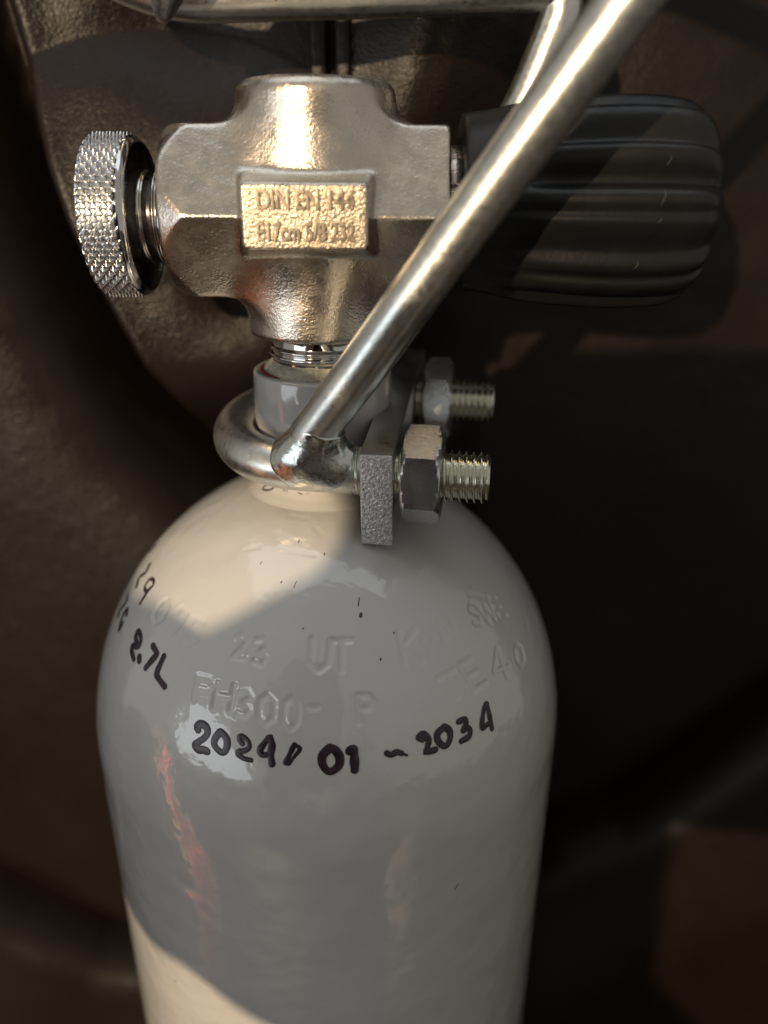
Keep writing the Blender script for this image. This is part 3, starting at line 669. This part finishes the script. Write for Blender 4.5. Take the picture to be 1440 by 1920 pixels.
e1 = np.array([math.cos(SUN_AZ), -math.sin(SUN_AZ), 0.0]); sv = np.array(SUN); e2 = np.cross(sv, e1); e2 *= np.sign(e2[2])
def shade_pt(a, b, y):
    """the point at depth y whose shadow falls at (a, b) across the sunlight"""
    p = a * e1 + b * e2
    return p + sv * ((y - p[1]) / sv[1])
(Gx, Gy, Gz), lo = field((-210, -360, -160), (40, -135, 95), 2.2)
def add(f, pts, rads, k):
    for (p, q), (r0, r1) in zip(zip(pts[:-1], pts[1:]), zip(rads[:-1], rads[1:])):
        d = q - p; t = np.clip(((Gx - p[0]) * d[0] + (Gy - p[1]) * d[1] + (Gz - p[2]) * d[2]) / (d @ d), 0, 1)
        c = np.sqrt((Gx - p[0] - t * d[0]) ** 2 + (Gy - p[1] - t * d[1]) ** 2 + (Gz - p[2] - t * d[2]) ** 2) - (r0 + (r1 - r0) * t)
        f = c if f is None else smin(f, c, k)
    return f
f = add(None, [shade_pt(4, -114, -200), shade_pt(18, -116, -235), shade_pt(30, -136, -260)], [31, 33, 21], 12)
f = add(f, [shade_pt(38, -136, -250), shade_pt(45, -165, -275), shade_pt(48, -235, -330)], [24, 22, 23], 6)   # palm, heel and wrist
f = add(f, [shade_pt(34, -96, -205), shade_pt(40, -110, -240)], [22, 24], 12)
for b0, ln, r in ((-90, 0, 9.6), (-105, 4, 9.4), (-120, 4, 9.2), (-134, 0, 8.8)):                                     # four fingers closed round the phone's edge
    f = add(f, [shade_pt(-14, b0, -225), shade_pt(-34 - ln, b0, -200), shade_pt(-14 - ln, b0 + 1, -178), shade_pt(20, b0 + 3, -170)], [r + 2.5, r, r - 0.6, r - 1.6], 7)
f = add(f, [shade_pt(7, -91, -235), shade_pt(24, -72, -215), shade_pt(20, -54, -200), shade_pt(-3, -41, -190)], [16, 11.5, 9, 7.2], 6)                # thumb
Vh, Fh = surface_nets(f, lo, 2.2)
M_JACKET = simple('brown_jacket', (0.34, 0.28, 0.23), 0.85, 500, 0.0006, (0.42, 0.35, 0.29), 90)
(Gx, Gy, Gz), lo2 = field((-200, -1120, -940), (460, -140, 120), 8.0)
A = np.array
wr = shade_pt(48, -235, -330)
g = add(None, [A([200, -760, -560]), A([200, -770, -440]), A([200, -765, -230])], [130, 122, 120], 30)        # trunk
g = add(g, [A([70, -760, -215]), A([330, -760, -215])], [60, 60], 60)
g = add(g, [A([200, -760, -210]), A([200, -745, -90])], [52, 48], 30)
g = add(g, [A([200, -730, -30]), A([200, -735, 15])], [74, 78], 20)                                             # head
g = add(g, [A([70, -760, -220]), A([-20, -580, -350]), wr], [56, 46, 30], 25)                                    # arm that holds the phone
g = add(g, [A([335, -760, -220]), A([370, -500, -440]), A([120, -190, -365])], [56, 44, 24], 25)
for sx in (-1, 1):
    g = add(g, [A([200 + sx * 75, -760, -570]), A([200 + sx * 95, -790, -860]), A([200 + sx * 95, -1050, -880])], [85, 62, 50], 30)
Vb, Fb = surface_nets(g, lo2, 8.0)
body = pydata('person', Vb, Fb, M_JACKET)
body['label'] = 'person in a brown jacket holding up a phone in front of the cylinder'; body['category'] = 'person'
hand = pydata('hand', Vh, Fh, M_SKIN, body)
M_REDCLOTH = metal('red_satin', (0.34, 0.04, 0.05), (0.46, 0.07, 0.07), 0.36, 0.46, 60, 300, 0.0006)
M_GOLD = metal('gold_cord', (0.80, 0.56, 0.24), (0.90, 0.68, 0.34), 0.26, 0.38, 200, 500, 0.0006)
pth = resample(spline([(-470, -172, -170), (-425, -162, -167), (-350, -148, -206), (-264, -133, -253), (-205, -123, -287), (-158, -115, -312), (-140, -112, -350), (-134, -111, -400), (-130, -110, -452)], 12), 3.0)  # added out-of-view cloth, laid out to give a red streak in the paint
T = np.gradient(pth, axis=0); T /= np.linalg.norm(T, axis=1)[:, None]
n0 = np.array([0.46, -0.48, 0.75])
Ws = np.cross(T, n0); Ws /= np.linalg.norm(Ws, axis=1)[:, None]; Ns = np.cross(Ws, T)
sw = np.linspace(-1, 1, 25); L_ = np.arange(len(pth)) * 3.0
SW, LL = np.meshgrid(sw, L_)
wid = 24 + 3 * np.sin(L_ / 37.0)
lift = 3.0 * np.sin(SW * 4.0 + LL / 55) * (1 - 0.3 * np.abs(SW)) + 1.6 * wave(SW * 30, LL, 0.12, 81)
top = pth[:, None] + SW[..., None] * wid[:, None, None] * Ws[:, None] + (lift + 1.2)[..., None] * Ns[:, None]
bot = top - 2.0 * Ns[:, None]
red_reflector_cloth = grid_mesh('red_reflector_cloth', np.concatenate([top, bot[:, ::-1]], 1), M_REDCLOTH, None, True, (True, True))
red_reflector_cloth['label'] = 'unseen red satin strip with gold cord edges, added for its reflection in the cylinder paint'; red_reflector_cloth['category'] = 'red_reflector_cloth'
for k in (0, -1):
    tube('cord', top[:, k], 5.0, M_GOLD, red_reflector_cloth, 10)

# floor of the room
M_FLOOR = simple('dark_floorboards', (0.05, 0.034, 0.024), 0.5, 60, 0.0005, (0.08, 0.055, 0.038), 8)
fl = pydata('floor', [(-3000, -3000, -934), (3000, -3000, -934), (3000, 1500, -934), (-3000, 1500, -934)], [(0, 1, 2, 3)], M_FLOOR, None, False)
fl['kind'] = 'structure'
